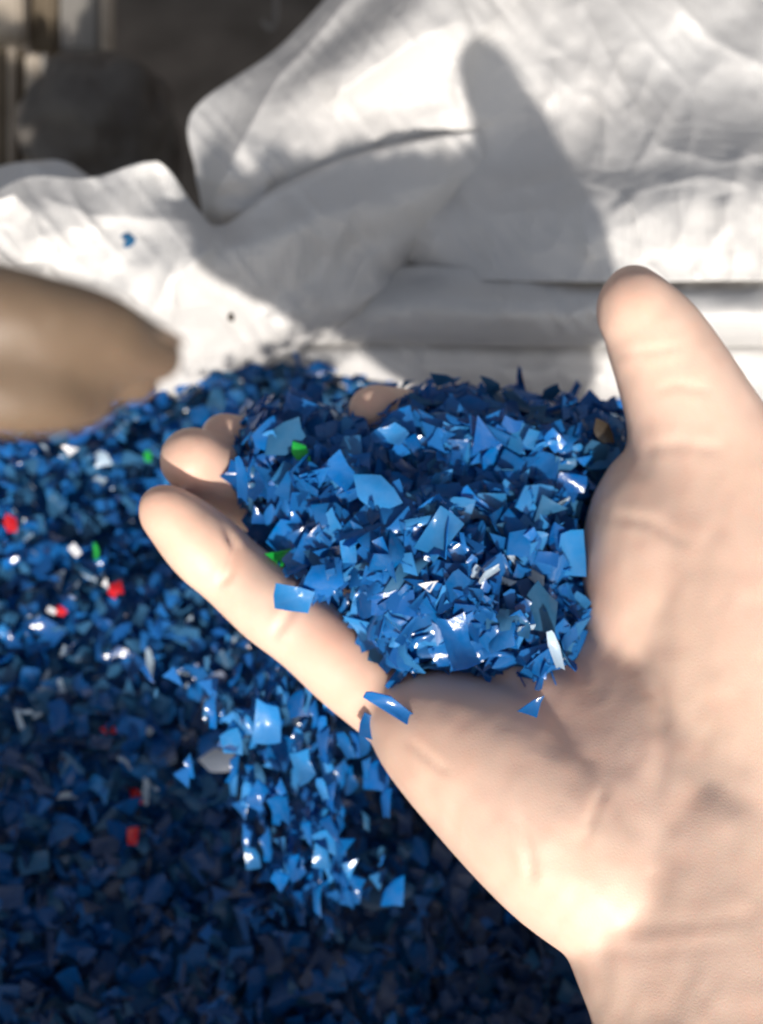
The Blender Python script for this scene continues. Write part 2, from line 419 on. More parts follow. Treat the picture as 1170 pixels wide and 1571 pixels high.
def body_mesh(name, chains, blobs, voxel, smooth_it):
    Vs, Fs, n = [], [], 0
    def add(c, R):
        nonlocal n
        Vs.append(ICO_V @ R + c); Fs.append(ICO_F + n); n += len(ICO_V)
    for ch in chains:
        for c, r in chain_pts(smooth_chain(ch)): add(c, np.eye(3) * r)
    for c, rad, ax in blobs:                      # ellipsoid: centre, 3 radii, long axis direction
        ax = np.array(ax, float); ax /= np.linalg.norm(ax)
        u = np.cross(ax, FWD); u /= np.linalg.norm(u); v = np.cross(ax, u)
        add(np.array(c), np.array([ax * rad[0], u * rad[1], v * rad[2]]))
    me = mesh_np('tmp', np.concatenate(Vs), np.concatenate(Fs))
    ob = bpy.data.objects.new('tmp', me); C.objects.link(ob)
    rm = ob.modifiers.new('r', 'REMESH'); rm.mode = 'VOXEL'; rm.voxel_size = voxel
    sm = ob.modifiers.new('s', 'SMOOTH'); sm.factor = 0.5; sm.iterations = smooth_it
    dg = bpy.context.evaluated_depsgraph_get(); dg.update()
    res = bpy.data.meshes.new_from_object(ob.evaluated_get(dg)); res.name = name
    bpy.data.objects.remove(ob); bpy.data.meshes.remove(me)
    return res

def get_vn(me):
    n = len(me.vertices); V = np.empty(n * 3); me.vertices.foreach_get('co', V)
    Nn = np.empty(n * 3); me.vertex_normals.foreach_get('vector', Nn)
    return V.reshape(-1, 3), Nn.reshape(-1, 3)

mm = 0.001
def hp(px, py, z): return tuple(Z(px, py, z))

# right hand, palm up, in photo pixels + height above the flakes
wrist = (1075, 1400, .118)
fore = [(hp(1080, 1300, .122), 27 * mm), (hp(1090, 1400, .122), 27 * mm), (hp(1140, 1560, .122), 28 * mm), (hp(1200, 1800, .121), 30 * mm), (hp(1300, 2150, .115), 35 * mm)]
fore2 = [(hp(1000, 1310, .114), 21 * mm), (hp(1010, 1400, .120), 22 * mm), (hp(1083, 1560, .122), 23.5 * mm), (hp(1153, 1800, .121), 28.5 * mm), (hp(1263, 2150, .10), 35 * mm)]
fore3 = [(hp(1150, 1290, .114), 23 * mm), (hp(1160, 1390, .122), 25 * mm), (hp(1200, 1560, .122), 26.5 * mm), (hp(1250, 1800, .121), 29 * mm), (hp(1340, 2150, .10), 34 * mm)]
fill = [(hp(1050, 1300, .121), 26 * mm), (hp(1000, 1190, .121), 24 * mm), (hp(955, 1090, .119), 20 * mm), (hp(915, 1015, .114), 16 * mm)]
fill2 = [(hp(950, 1260, .120), 24 * mm), (hp(880, 1160, .119), 21 * mm), (hp(800, 1085, .117), 17 * mm), (hp(720, 1060, .114), 14 * mm)]
fill3 = [(hp(1110, 1340, .120), 26 * mm), (hp(1120, 1220, .124), 25 * mm), (hp(1100, 1100, .126), 24 * mm)]
pinky = [(hp(640, 1110, .118), 10.4 * mm), (hp(590, 1072, .119), 10.2 * mm), (hp(535, 1027, .121), 10.3 * mm), (hp(470, 972, .125), 9.6 * mm), (hp(415, 928, .127), 9.9 * mm), (hp(355, 876, .130), 9.2 * mm), (hp(312, 838, .134), 9.3 * mm), (hp(270, 798, .139), 7.6 * mm)]
ring = [(hp(720, 990, .110), 11 * mm), (hp(600, 900, .108), 10 * mm), (hp(480, 815, .108), 9.4 * mm), (hp(390, 765, .116), 9 * mm), (hp(330, 725, .127), 9.1 * mm), (hp(296, 706, .136), 8.4 * mm)]
middle = [(hp(800, 860, .108), 11.3 * mm), (hp(680, 790, .104), 10.2 * mm), (hp(540, 745, .104), 9.6 * mm), (hp(450, 715, .112), 9 * mm), (hp(385, 690, .119), 8.2 * mm), (hp(345, 672, .126), 6.8 * mm)]
index = [(hp(880, 740, .112), 11.3 * mm), (hp(770, 700, .108), 10.2 * mm), (hp(680, 668, .109), 9.4 * mm), (hp(620, 645, .119), 8.6 * mm), (hp(575, 632, .129), 7.4 * mm)]
meta = [
    [(hp(1000, 1350, .118), 22 * mm), (hp(830, 1210, .112), 18 * mm), (hp(665, 1125, .113), 12 * mm)],
    [(hp(1050, 1300, .116), 20 * mm), (hp(900, 1130, .104), 15 * mm), (hp(730, 1000, .107), 12 * mm)],
    [(hp(1090, 1260, .116), 20 * mm), (hp(960, 1050, .104), 15 * mm), (hp(810, 870, .106), 12 * mm)],
    [(hp(1130, 1250, .116), 20 * mm), (hp(1010, 980, .108), 15 * mm), (hp(890, 750, .110), 12 * mm)],
    [(hp(640, 1110, .113), 11 * mm), (hp(735, 995, .107), 12 * mm), (hp(815, 865, .106), 12 * mm), (hp(890, 750, .110), 12 * mm)],
]
thumb = [(hp(1150, 1290, .122), 24 * mm), (hp(1130, 1080, .128), 26 * mm), (hp(1105, 900, .134), 25.5 * mm), (hp(1088, 740, .143), 19.5 * mm), (hp(1062, 645, .150), 15.2 * mm),
         (hp(1028, 565, .156), 12.8 * mm), (hp(1000, 510, .160), 11.0 * mm), (hp(970, 450, .163), 6.8 * mm)]
webbing = [(hp(1050, 760, .126), 15 * mm), (hp(960, 760, .118), 13 * mm)]
hypoth = [(hp(1010, 1370, .118), 22 * mm), (hp(880, 1290, .124), 21 * mm), (hp(775, 1195, .124), 20 * mm), (hp(680, 1130, .124), 15.5 * mm), (hp(640, 1108, .123), 12 * mm)]
chains = [fore, fore2, fore3, fill, fill2, fill3, pinky, ring, middle, index, thumb, webbing, hypoth] + meta
axthen = np.array(hp(1120, 1250, .12)) - np.array(hp(1060, 700, .14))
blobs = [
    (hp(1035, 880, .134), (34 * mm, 22 * mm, 20 * mm), axthen),
    (hp(264, 794, .140), (9 * mm, 7.2 * mm, 7 * mm), np.array(pinky[-2][0]) - np.array(pinky[-1][0])),
    (hp(978, 482, .163), (11 * mm, 9.4 * mm, 9 * mm), np.array(thumb[-2][0]) - np.array(thumb[-1][0])),
    (hp(400, 910, .129), (11 * mm, 8.6 * mm, 8 * mm), np.array(pinky[4][0]) - np.array(pinky[5][0])),
]
hm = body_mesh('hand', chains, blobs, 1.15 * mm, 15)

def dent(me, lines, blush_pts, base=0.0):
    V, Nn = get_vn(me)
    px, py, d = project(V)
    view = (CAM - V); view /= np.linalg.norm(view, axis=1)[:, None]
    facing = np.clip((Nn * view).sum(1) * 2, 0, 1)
    off = np.zeros(len(V))
    for pts, depth, wd in lines:
        D, s, a = seg_dist(px, py, pts)
        tp = np.clip(np.minimum(a, 1 - a) * 5, 0, 1)
        off -= depth * np.exp(-(D / wd) ** 2) * tp * facing
        off += .35 * depth * np.exp(-((D - 2.2 * wd) / (1.3 * wd)) ** 2) * tp * facing
    off += .00012 * vnoise(px / 22, py / 30, 5) * facing + .0005 * vnoise(px / 90, py / 120, 6) * facing
    V2 = V + Nn * off[:, None]
    me.vertices.foreach_set('co', V2.ravel()); me.update()
    bl = np.full(len(V), base)
    for x, y, r, s in blush_pts: bl = np.maximum(bl, s * np.exp(-((px - x) ** 2 + (py - y) ** 2) / r ** 2))
    at = me.attributes.new('blush', 'FLOAT', 'POINT'); at.data.foreach_set('value', bl)

dent(hm, [
    ([(905, 930), (950, 975), (1000, 1030), (1018, 1090), (1015, 1170), (1000, 1260)], .35 * mm, 13),
    ([(930, 1200), (905, 1260), (900, 1300)], .4 * mm, 7),
    ([(795, 1250), (812, 1310), (818, 1360)], .5 * mm, 7),
    ([(870, 1415), (960, 1425), (1060, 1418), (1180, 1400)], .12 * mm, 12),
    ([(872, 1450), (980, 1462), (1180, 1440)], .1 * mm, 9),
    ([(345, 800), (362, 840), (350, 880), (330, 905)], .8 * mm, 6),
    ([(455, 890), (450, 930), (415, 985)], .7 * mm, 6),
    ([(1000, 600), (1040, 590), (1090, 600)], .22 * mm, 7),
    ([(940, 545), (990, 540), (1050, 530)], .2 * mm, 6),
    ([(975, 690), (1040, 680), (1120, 690)], .25 * mm, 9),
    ([(930, 790), (1000, 800), (1060, 840)], .25 * mm, 8),
    ([(620, 1130), (660, 1165), (690, 1190)], .3 * mm, 6),
], [(245, 780, 70, .55), (290, 700, 70, .5), (335, 655, 40, .5), (350, 850, 50, .45), (960, 440, 60, .4), (650, 1100, 120, .35), (560, 1060, 70, .4),
    (520, 980, 60, .7), (905, 900, 60, .45), (860, 1040, 120, .4), (560, 620, 70, .3), (1050, 850, 160, .15)])
hand = empty('hand', hp(1075, 1400, .09))
tag(hand, 'bare right hand held palm up, cupping a heap of blue flakes, thumb raised', 'hand')
palm = link('palm', hm, SKIN, hand)

# nails, on the far side of the fingertips
NAIL = plain('nail', (0.72, 0.50, 0.42), (0.78, 0.58, 0.50), 30, .3, bump=.05)
def nail(tip, prev, back, w_, parent, r):
    tip = np.array(tip); ax = tip - np.array(prev); ax /= np.linalg.norm(ax)
    b = np.array(back, float); b -= ax * (b @ ax); b /= np.linalg.norm(b); u = np.cross(ax, b)
    V = []; Fc = []; n, m = 9, 9
    for j in range(m):
        for i in range(n):
            s = i / (n - 1) * 2 - 1; t = j / (m - 1)
            ang = s * 0.75 * (1 if j < m - 2 else .8)
            V.append(tip + ax * (t - .82) * w_ * 1.25 + r * (b * (math.cos(ang) * 1.0) + u * math.sin(ang)) * (1.0 - .14 * t * t))
            if i < n - 1 and j < m - 1: Fc.append((j * n + i, j * n + i + 1, (j + 1) * n + i + 1, (j + 1) * n + i))
    o = link('fingernail', mesh_np('fingernail', V, Fc), NAIL, parent)
    md = o.modifiers.new('t', 'SOLIDIFY'); md.thickness = .0006; md.offset = 0
    return o
for ch, w_ in ((pinky, 9 * mm), (ring, 10 * mm), (middle, 10 * mm), (index, 10 * mm)):
    nail(ch[-1][0], ch[-2][0], FWD, w_ * .85, hand, ch[-1][1] * .95)
nail(thumb[-1][0], thumb[-2][0], (.5, .4, -.8), 10 * mm, hand, thumb[-1][1] * 1.0)

# second hand at the left edge, back of the hand up, fingertips pushed into the flakes
def d_(px, py, d): return tuple(W(px, py, d))
def q_(px, py, k, r): return (tuple(W(px, py, .068 + k * .66)), r * .63 * mm)
l_arm = [q_(-2400, 1000, .02, 27), q_(-1700, 800, .02, 25), q_(-1150, 640, .02, 23), q_(-850, 570, .018, 19), q_(-600, 545, .014, 16)]
lf = [
    [q_(-560, 500, .006, 12), q_(-300, 462, .002, 8.3), q_(-100, 470, .001, 7.0), q_(30, 488, .003, 6.4), q_(150, 512, .009, 5.6), q_(236, 545, .018, 4.2)],
    [q_(-560, 560, .008, 12), q_(-300, 565, .006, 8.3), q_(-110, 574, .002, 7.0), q_(-10, 592, .003, 6.2), q_(70, 604, .007, 5.4), q_(132, 610, .013, 4.2)],
    [q_(-560, 590, .022, 12), q_(-300, 560, .020, 8.2), q_(-110, 550, .016, 7.0), q_(20, 555, .017, 6.2), q_(130, 565, .021, 5.4), q_(205, 578, .026, 4.2)],
    [q_(-580, 620, .030, 11), q_(-330, 590, .030, 7.6), q_(-170, 590, .028, 6.2), q_(-50, 600, .030, 5.4), q_(30, 604, .032, 4.4)],
]
l_thumb = [q_(-760, 480, .004, 13), q_(-600, 380, -.004, 10), q_(-450, 340, -.004, 8.5), q_(-320, 330, .0, 7)]
lm = body_mesh('hand', [l_arm, l_thumb] + lf, [(d_(-600, 548, .127), (24 * mm, 15 * mm, 14 * mm), (1, 0, 0))], 0.8 * mm, 9)
dent(lm, [([(-60, 480), (-50, 560)], .4 * mm, 8), ([(60, 470), (70, 520)], .4 * mm, 6)], [], 0.1)
hand2 = empty('hand', d_(-600, 548, .14))
tag(hand2, 'blurred dark brown hand reaching in from the left edge over the flakes', 'hand')
link('palm', lm, BROWN_SKIN, hand2)
NAIL2 = plain('dark_brown_nail', (0.24, 0.17, 0.12), (0.28, 0.20, 0.15), 30, .35, bump=.05)
for ch in lf:
    q = nail(ch[-1][0], ch[-2][0], (.2, .6, .7), 6 * mm, hand2, ch[-1][1] * .97); q.data.materials[0] = NAIL2

# ------------------------------------------------------------------ flakes
def flake_shape(seed):
    r = random.Random(seed)
    kind = seed % 5
    if kind == 0: base = [(-1, -.5), (.9, -.6), (1, .45), (-.8, .55)]
    elif kind == 1: base = [(-1, -.4), (.2, -.75), (1, .1), (.1, .7), (-.7, .5)]
    elif kind == 2: base = [(-1, -.25), (1, -.4), (.3, .75)]
    elif kind == 3: base = [(-1, -.16), (1, -.22), (.9, .2), (-.85, .18)]
    else: base = [(-.9, -.6), (.1, -.8), (.9, -.3), (.7, .5), (-.1, .35), (-.6, .8)]
    pts = []
    k = len(base)
    for i in range(k):
        (ax, ay), (bx, by) = base[i], base[(i + 1) % k]
        pts.append((ax + r.uniform(-.15, .15), ay + r.uniform(-.12, .12)))
        if k < 6 and r.random() < .8:
            t = r.uniform(.35, .65); pts.append((ax + (bx - ax) * t + r.uniform(-.1, .1), ay + (by - ay) * t + r.uniform(-.1, .1)))
    pts = np.array(pts) * .5; n = len(pts); c = pts.mean(0)
    inner = c + (pts - c) * .55
    th = .022
    curv = r.choice([-1, 1]) * r.uniform(.5, 2.6); ang = r.uniform(0, math.pi); ca, sa = math.cos(ang), math.sin(ang); tw = r.uniform(-.5, .5); kink = r.choice([0, 0, r.uniform(-.9, .9)])
    def z(p):
        u = p[0] * ca + p[1] * sa; v = -p[0] * sa + p[1] * ca
        return .5 * curv * u * u + tw * u * v + kink * max(0, u - .05)
    P2 = np.vstack([[c], inner, pts])
    top = np.array([(x, y, z((x, y)) + th) for x, y in P2]); bot = np.array([(x, y, z((x, y)) - th) for x, y in P2])
    V = np.vstack([top, bot]); m = len(P2); Fc = []
    for i in range(n):
        j = (i + 1) % n
        Fc += [(0, 1 + i, 1 + j), (1 + i, 1 + n + i, 1 + n + j, 1 + j)]
        Fc += [(m, m + 1 + j, m + 1 + i), (m + 1 + i, m + 1 + j, m + 1 + n + j, m + 1 + n + i)]
        Fc += [(1 + n + i, m + 1 + n + i, m + 1 + n + j, 1 + n + j)]
    cls = np.array([0] * (1 + n) + [1] * n + [0] * (1 + n) + [2] * n)
    return V, Fc, top[1 + n:], cls
SHAPES = [flake_shape(s) for s in range(20)]
_cache = {}
def flake_mesh(si, mk):
    if (si, mk) not in _cache:
        V, Fc, _, cls = SHAPES[si]
        me = mesh_np('flake', V, Fc); sharpen(me, cls); me.materials.append(FM[mk]); _cache[(si, mk)] = me
    return _cache[(si, mk)]

def frame(nrm, spin):
    n = np.array(nrm, float); n /= np.linalg.norm(n)
    a = np.array([1.0, 0, 0]) if abs(n[0]) < .9 else np.array([0, 1.0, 0])
    u = np.cross(n, a); u /= np.linalg.norm(u); v = np.cross(n, u)
    u2 = u * math.cos(spin) + v * math.sin(spin); v2 = np.cross(n, u2)
    return np.array([u2, v2, n]).T            # columns

flakes = []      # dict(pos, R(3x3 incl scale), shape, mat, where)
def add_flake(pos, nrm, size, mk, where, si=None, spin=None, zs=1.0, sp=None):
    R = frame(nrm, random.uniform(0, 6.283) if spin is None else spin) @ np.diag([size, size, size * zs])
    flakes.append(dict(p=np.array(pos, float), R=R, s=random.randrange(20) if si is None else si, m=mk, w=where, size=size, sp=sp))

def pick(tab):
    r = random.random() * sum(t[1] for t in tab)
    for k, wt in tab:
        r -= wt
        if r < 0: return k
    return tab[0][0]
BED = [('slate', 34), ('deep', 20), ('mid', 32), ('sky', 9), ('pale', 6.0), ('white', .12), ('red', .04), ('green', .06)]
HEAP = [('mid', 66), ('deep', 14), ('sky', 13), ('slate', 7), ('pale', .9)]

# bed inside the sack
def bed_z(x, y):
    return (.008 * vnoise(np.asarray(x) * 22 + 9, np.asarray(y) * 22 + 4, 77) + .004 * vnoise(np.asarray(x) * 60, np.asarray(y) * 60, 78)
            + .010 * np.exp(-((np.asarray(x) + .10) ** 2 + (np.asarray(y) - .10) ** 2) / .006)
            - .012 * np.clip((-.02 - np.asarray(y)) / .1, 0, 1))
def wall_y(x): return .262 - .25 * min(0, x) ** 2
n_bed = 16500
for k in range(n_bed):
    x = random.uniform(-.27, .335); y = random.uniform(-.11, .224)
    lay = random.random() ** 1.5
    z = float(bed_z(x, y)) - lay * .016 + .001
    t = random.gauss(0, .5 if lay > .12 else .75); a = random.uniform(0, 6.283)
    nrm = (math.sin(t) * math.cos(a), math.sin(t) * math.sin(a) - .28, math.cos(t))
    s = random.choice([random.uniform(.005, .009), random.uniform(.007, .014)])
    mk = pick(BED)
    if y < .04 and mk in ('pale', 'sky', 'white', 'green', 'red'): mk = 'deep'  # light tones swapped out, so the near shade looks darker
    if mk in ('mid', 'deep', 'slate', 'pale', 'sky') and random.random() < min(.9, max(0, (.085 - y) / .12)) * (1.0 if x > .02 else .5): mk = 'black'  # near flakes darkened by colour to deepen the shade
    si = random.choice((3, 8, 13, 18)) if mk in ('pale', 'white') and random.random() < .8 else None  # narrow pale slivers paint glints onto the bed
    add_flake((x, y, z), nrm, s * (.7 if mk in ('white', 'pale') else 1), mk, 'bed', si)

# under-layer of the bed, so that no gap shows through
g = 90
xs = np.linspace(-.36, .38, g); ys = np.linspace(-.13, .31, g); X, Y = np.meshgrid(xs, ys)
inside = ((X - .02) / .355) ** 2 + ((Y - .085) / .225) ** 2
Vb = np.stack([X, Y, bed_z(X, Y) - .014], -1).reshape(-1, 3)
idx = np.arange(g * g).reshape(g, g)
Fb = np.stack([idx[:-1, :-1], idx[:-1, 1:], idx[1:, 1:], idx[1:, :-1]], -1).reshape(-1, 4)
Fb = [list(f) for f in Fb if inside.reshape(-1)[f[0]] < 1.05]
base = link('packed_flakes', mesh_np('packed_flakes', Vb, Fb), FM['deep'])
tag(base, 'deeper packed blue plastic flakes filling the white sack', 'plastic flakes', kind='stuff')

# heap on the palm: outline in photo pixels, heights above the flakes
OUT = [(350, 640), (420, 600), (520, 612), (600, 590), (680, 572), (780, 590), (880, 606), (960, 628), (975, 665), (955, 710), (915, 765), (900, 820), (905, 880), (918, 960), (905, 1010), (850, 1070), (800, 1078), (720, 1052), (640, 1050), (600, 1040), (545, 1000), (500, 950), (450, 920), (405, 850), (370, 800), (340, 740), (335, 690)]
OUT = np.array(OUT, float)
def inside_poly(x, y, P):
    c = False; n = len(P); j = n - 1
    for i in range(n):
        if (P[i][1] > y) != (P[j][1] > y) and x < (P[j][0] - P[i][0]) * (y - P[i][1]) / (P[j][1] - P[i][1]) + P[i][0]: c = not c
        j = i
    return c
OUTC = [tuple(p) for p in OUT] + [tuple(OUT[0])]
def heap_z(px, py):
    """height of the heap's surface above the flakes in the sack"""
    D, _, _ = seg_dist(np.array([px]), np.array([py]), OUTC); D = D[0]
    e = min(1, D / (170 - 70 * min(1, max(0, (800 - py) / 120)))); dome = math.sqrt(max(0, 1 - (1 - e) ** 2))
    rim = .121 - .005 * min(1, max(0, (800 - py) / 160))
    bump = .004 * float(vnoise(np.array([px / 60]), np.array([py / 60]), 21)[0]) + .002 * float(vnoise(np.array([px / 25]), np.array([py / 25]), 22)[0])
    return rim + .025 * dome + bump * (0.3 + dome), D
cand = 0
while cand < 2100:
    x = random.uniform(330, 985); y = random.uniform(565, 1085)
    if not inside_poly(x, y, OUT): continue
    cand += 1
    z, D = heap_z(x, y)
    lay = random.random() ** 1.6
    if D < 25 and random.random() < .45: continue
    z -= lay * .013
    gx = (heap_z(x + 8, y)[0] - heap_z(x - 8, y)[0]) / (16 * .00016); gy = (heap_z(x, y + 8)[0] - heap_z(x, y - 8)[0]) / (16 * .00016)
    t = random.gauss(0, .28 if lay > .15 else .42) * min(1, .35 + D / 90); a = random.uniform(0, 6.283)
    nrm = np.array([-gx * .6, gy * .45 - .42, 1.0]); nrm /= np.linalg.norm(nrm)
    nrm = nrm + np.array([math.sin(t) * math.cos(a), math.sin(t) * math.sin(a), 0])
    s = random.choice([random.uniform(.0045, .0075), random.uniform(.0065, .012)])
    mk = pick(HEAP)
    add_flake(Z(x, y, z), nrm, s, mk, 'heap', random.choice((3, 8, 13, 18)) if mk == 'pale' else None)

# flakes one can point at: (px, py, height, size mm, material, shape, tilt, spin, where, label)
UPN = (0, -.25, 1)
SPECIAL = [
    (195, 370, None, 7.5, 'slate', 4, None, .3, 'cloth', 'lone blue flake stuck on the sunlit white cloth left of the folds'),
    (353, 484, None, 4.2, 'brown', 1, None, .0, 'cloth', 'tiny dark speck of plastic on the shaded cloth above the flakes'),
    (460, 694, 0.149, 6.0, 'green', 1, UPN, .6, 'heap', 'bright green flake lying on the heap behind the fingertips'),
    (432, 852, .146, 7.5, 'green', 2, (.2, -.2, 1), 2.0, 'heap', 'green flake at the edge of the heap against the little finger'),
    (875, 852, 0.153, 11.5, 'sky', 0, (.25, -.45, 1), .1, 'heap', 'large light blue flake on the heap touching the base of the thumb'),
    (825, 715, 0.151, 11.5, 'mid', 6, (.1, -.3, 1), 1.6, 'heap', 'broad flat blue flake on the thumb side of the heap'),
    (660, 897, .163, 4.6, 'white', 2, (-.2, -.5, 1), 1.9, 'heap', 'small white flake standing for a painted glint in the middle of the heap'),  # a bright glint, built as a white flake
    (748, 880, .162, 6.0, 'pale', 3, (.3, -.5, 1), 2.2, 'heap', 'pale clear sliver near the middle of the heap'),
    (700, 985, .154, 12, 'mid', 10, (0, -.45, 1), .4, 'heap', 'broad blue flake at the front of the heap above the palm heel'),
    (830, 935, .155, 12, 'slate', 11, (.1, -.35, 1), .1, 'heap', 'broad dull dark blue flake at the front right of the heap'),
    (850, 995, .149, 9, 'pale', 3, (.1, -.6, 1), .3, 'heap', 'pale clear curl at the front right edge of the heap'),
    (818, 1082, .1445, 7, 'mid', 2, (.1, -.4, 1), 2.2, 'palm', 'pointed blue flake sticking out over the bare palm'),
    (452, 918, .140, 9.5, 'sky', 0, (.2, -.5, 1), 1.45, 'palm', 'light blue flake lying across the middle of the little finger'),
    (596, 1080, .137, 12.5, 'mid', 3, (.2, -.6, 1), 1.0, 'palm', 'long blue sliver hanging between little finger and palm heel'),
    (578, 1118, .126, 8.5, 'mid', 0, (.2, -.6, 1), 1.2, 'palm', 'blue flake slipping off below the base of the little finger'),
    (535, 847, .160, 6, 'sky', 0, (0, -.4, 1), .2, 'heap', 'small bright light blue square flake left of the heap centre'),
    (575, 755, 0.158, 12, 'sky', 1, (0, -.25, 1), .9, 'heap', 'light blue five sided flake in the back left of the heap'),
    (680, 580, 0.143, 8, 'slate', 2, (0, -.9, .5), 1.4, 'heap', 'dark pointed flake standing up on the far rim of the heap'),
    (752, 596, 0.137, 6, 'slate', 4, (0, -.9, .5), .4, 'heap', 'small dark flake jutting from the far rim of the heap'),
    (845, 604, 0.136, 6, 'slate', 1, (0, -.9, .5), 2.4, 'heap', 'dark nick of plastic on the far rim near the thumb'),
    (925, 662, 0.139, 7, 'brown', 1, (.1, -.4, 1), .5, 'heap', 'dark brown flake on the heap close to the thumb'),
    (372, 735, .150, 10, 'mid', 3, (-.1, -.5, 1), .1, 'palm', 'blue sliver lying over the tip of the ring finger'),
    (15, 803, .016, 7.8, 'red', 1, (0, -.3, 1), .4, 'bed', 'red flake at the left edge among the blue flakes'),
    (176, 907, .020, 7.0, 'red', 4, (0, -.4, 1), 2.2, 'bed', 'red flake beside a white one, left of the little finger'),
    (163, 897, .020, 4.5, 'white', 2, (0, -.4, 1), .3, 'bed', 'small white flake touching a red flake in the sack'),
    (91, 937, .018, 5.3, 'red', 1, (0, -.4, 1), 1.2, 'bed', 'small red flake low on the left of the lit flakes'),
    (80, 937, .019, 3.7, 'white', 0, (0, -.4, 1), 1.2, 'bed', 'white chip beside the small red flake at lower left'),
    (110, 690, .016, 7.4, 'white', 2, (0, -.6, 1), 1.5, 'bed', 'white triangular flake near the far left of the lit flakes'),
    (152, 703, .016, 8, 'pale', 4, (0, -.4, 1), .5, 'bed', 'pale ragged flake right of the white triangular one'),
    (116, 845, .019, 5.3, 'white', 0, (0, -.4, 1), .8, 'bed', 'small white square flake in the middle of the lit flakes'),
    (148, 847, .018, 6.6, 'green', 3, (0, -.4, 1), .1, 'bed', 'thin dull green sliver right of the white square flake'),
    (226, 700, .016, 4.9, 'green', 1, (0, -.4, 1), .1, 'bed', 'small green flake beside the tip of the ring finger'),
    (168, 1118, .012, 6.6, 'red', 1, (0, -.2, 1), 1.7, 'bed', 'red flake in the shade at the edge of the light'),
    (204, 1222, .010, 6.6, 'red', 4, (0, -.2, 1), .2, 'bed', 'upper of two red flakes in the dark near flakes'),
    (204, 1284, .010, 6.1, 'red', 0, (0, -.2, 1), .1, 'bed', 'lower of two red flakes in the dark near flakes'),
    (334, 1168, .030, 12, 'grey', 1, (.2, -.2, 1), 1.5, 'bed', 'grey clear plastic flake in the shade below the hand'),
    (230, 1017, .014, 10, 'pale', 3, (0, -.2, 1), .1, 'bed', 'pale curved sliver at the lower edge of the lit flakes'),
    (95, 1066, .012, 11, 'pale', 3, (0, -.3, 1), .05, 'bed', 'long pale sliver lying level at lower left'),
]
ALLV = {}
for px, py, z, s, mk, si, nrm, spin, where, lab in SPECIAL:
    if where == 'cloth':
        continue
    if where == 'heap': z = heap_z(px, py)[0] + (.004 if py < 610 else .0025)
    add_flake(Z(px, py, z), nrm, s * mm, mk, where, si, spin, sp=lab)
# falling flakes
FALL = [(430, 1150, .07, 13), (452, 1195, .055, 12), (420, 1110, .085, 10), (505, 1150, .06, 10), (530, 1190, .05, 9), (480, 1250, .05, 12), (495, 1300, .045, 14), (545, 1135, .09, 9), (470, 1095, .08, 9), (390, 1085, .07, 9),
        (455, 1030, .06, 10), (360, 1040, .05, 9), (500, 1365, .035, 10), (440, 1320, .03, 9), (515, 1240, .06, 8), (400, 1215, .04, 9), (300, 1060, .04, 8), (350, 985, .06, 9), (560, 1185, .08, 8), (460, 1400, .03, 9)]
for i in range(70):
    t_ = random.random() ** 1.4
    px = random.gauss(445 + 40 * t_, 82 - 35 * t_); py = 1050 + 330 * t_ + random.uniform(-15, 15)
    FALL.append((px, py, .105 - .055 * t_ + random.uniform(-.012, .006), random.uniform(7, 13)))
for i, (px, py, z, s) in enumerate(FALL):
    a = random.uniform(-.6, .6)
    add_flake(Z(px, py, z), (a, -.8, .6), s * mm, ['mid', 'sky', 'mid', 'deep'][i % 4], 'fall', random.choice((3, 8, 13, 18, 3, 8, 0, 10)), random.uniform(-.35, .35))

for i in range(130):
    t_ = random.random()
    px = random.gauss(440 + 45 * t_, 85 - 35 * t_); py = 1010 + 400 * t_ + random.uniform(-25, 25)
    a = random.uniform(-.8, .8)
    add_flake(Z(px, py, .085 - .055 * t_ + random.uniform(-.02, .01)), (a, -.8, .6), random.uniform(4, 10) * mm, random.choice(('mid', 'mid', 'deep', 'sky', 'slate')), 'spray', random.choice((3, 8, 13, 18, 2, 7)), random.uniform(-.4, .4))

dg = bpy.context.evaluated_depsgraph_get(); dg.update()
def ray(px, py):
    o_ = Vector(CAM); dd = Vector((W(px, py, 1.0) - CAM)).normalized()
    return S.ray_cast(dg, o_, dd)
cloth_extra = []
for px, py, z, s, mk, si, nrm, spin, where, lab in SPECIAL:
    if where == 'cloth':
        ok, loc, nn, *_ = ray(px, py)
        if nn.dot(Vector(CAM) - loc) < 0: nn = -nn
        add_flake(np.array(loc) + np.array(nn) * .0012, np.array(nn) + np.array([.2, -.1, .1]), s * mm, mk, where, si, spin, zs=.6, sp=lab)

# what the picture shows of each flake: rays against flat outlines of all flakes and both hands
BV, BF, own = [], [], []
nb = 0
for k, f in enumerate(flakes):
    P = SHAPES[f['s']][2] @ f['R'].T + f['p']
    BV.append(P); BF.append(list(range(nb, nb + len(P)))); own.append(k); nb += len(P)
for me in (hm, lm):
    V, _ = get_vn(me)
    tri = [[v + nb for v in p.vertices] for p in me.polygons]
    BV.append(V); BF += tri; own += [-1] * len(tri); nb += len(V)
tree = BVHTree.FromPolygons(np.concatenate(BV).tolist(), BF)
count = np.zeros(len(flakes), int); sx = np.zeros(len(flakes)); sy = np.zeros(len(flakes))
co = Vector(CAM)
for py in range(540, 1571, 4):
    for px in range(0, 1170, 4):
        hit = tree.ray_cast(co, Vector(W(px, py, 1.0) - CAM).normalized())
        if hit[0] is not None:
            k = own[hit[2]]
            if k >= 0: count[k] += 1; sx[k] += px; sy[k] += py
order = np.argsort(-count)
single = set(k for k, f in enumerate(flakes) if f['sp'] or f['w'] == 'fall')
for k in order:
    if len(single) >= 296: break
    if count[k] >= 3 and flakes[k]['w'] != 'spray': single.add(int(k))

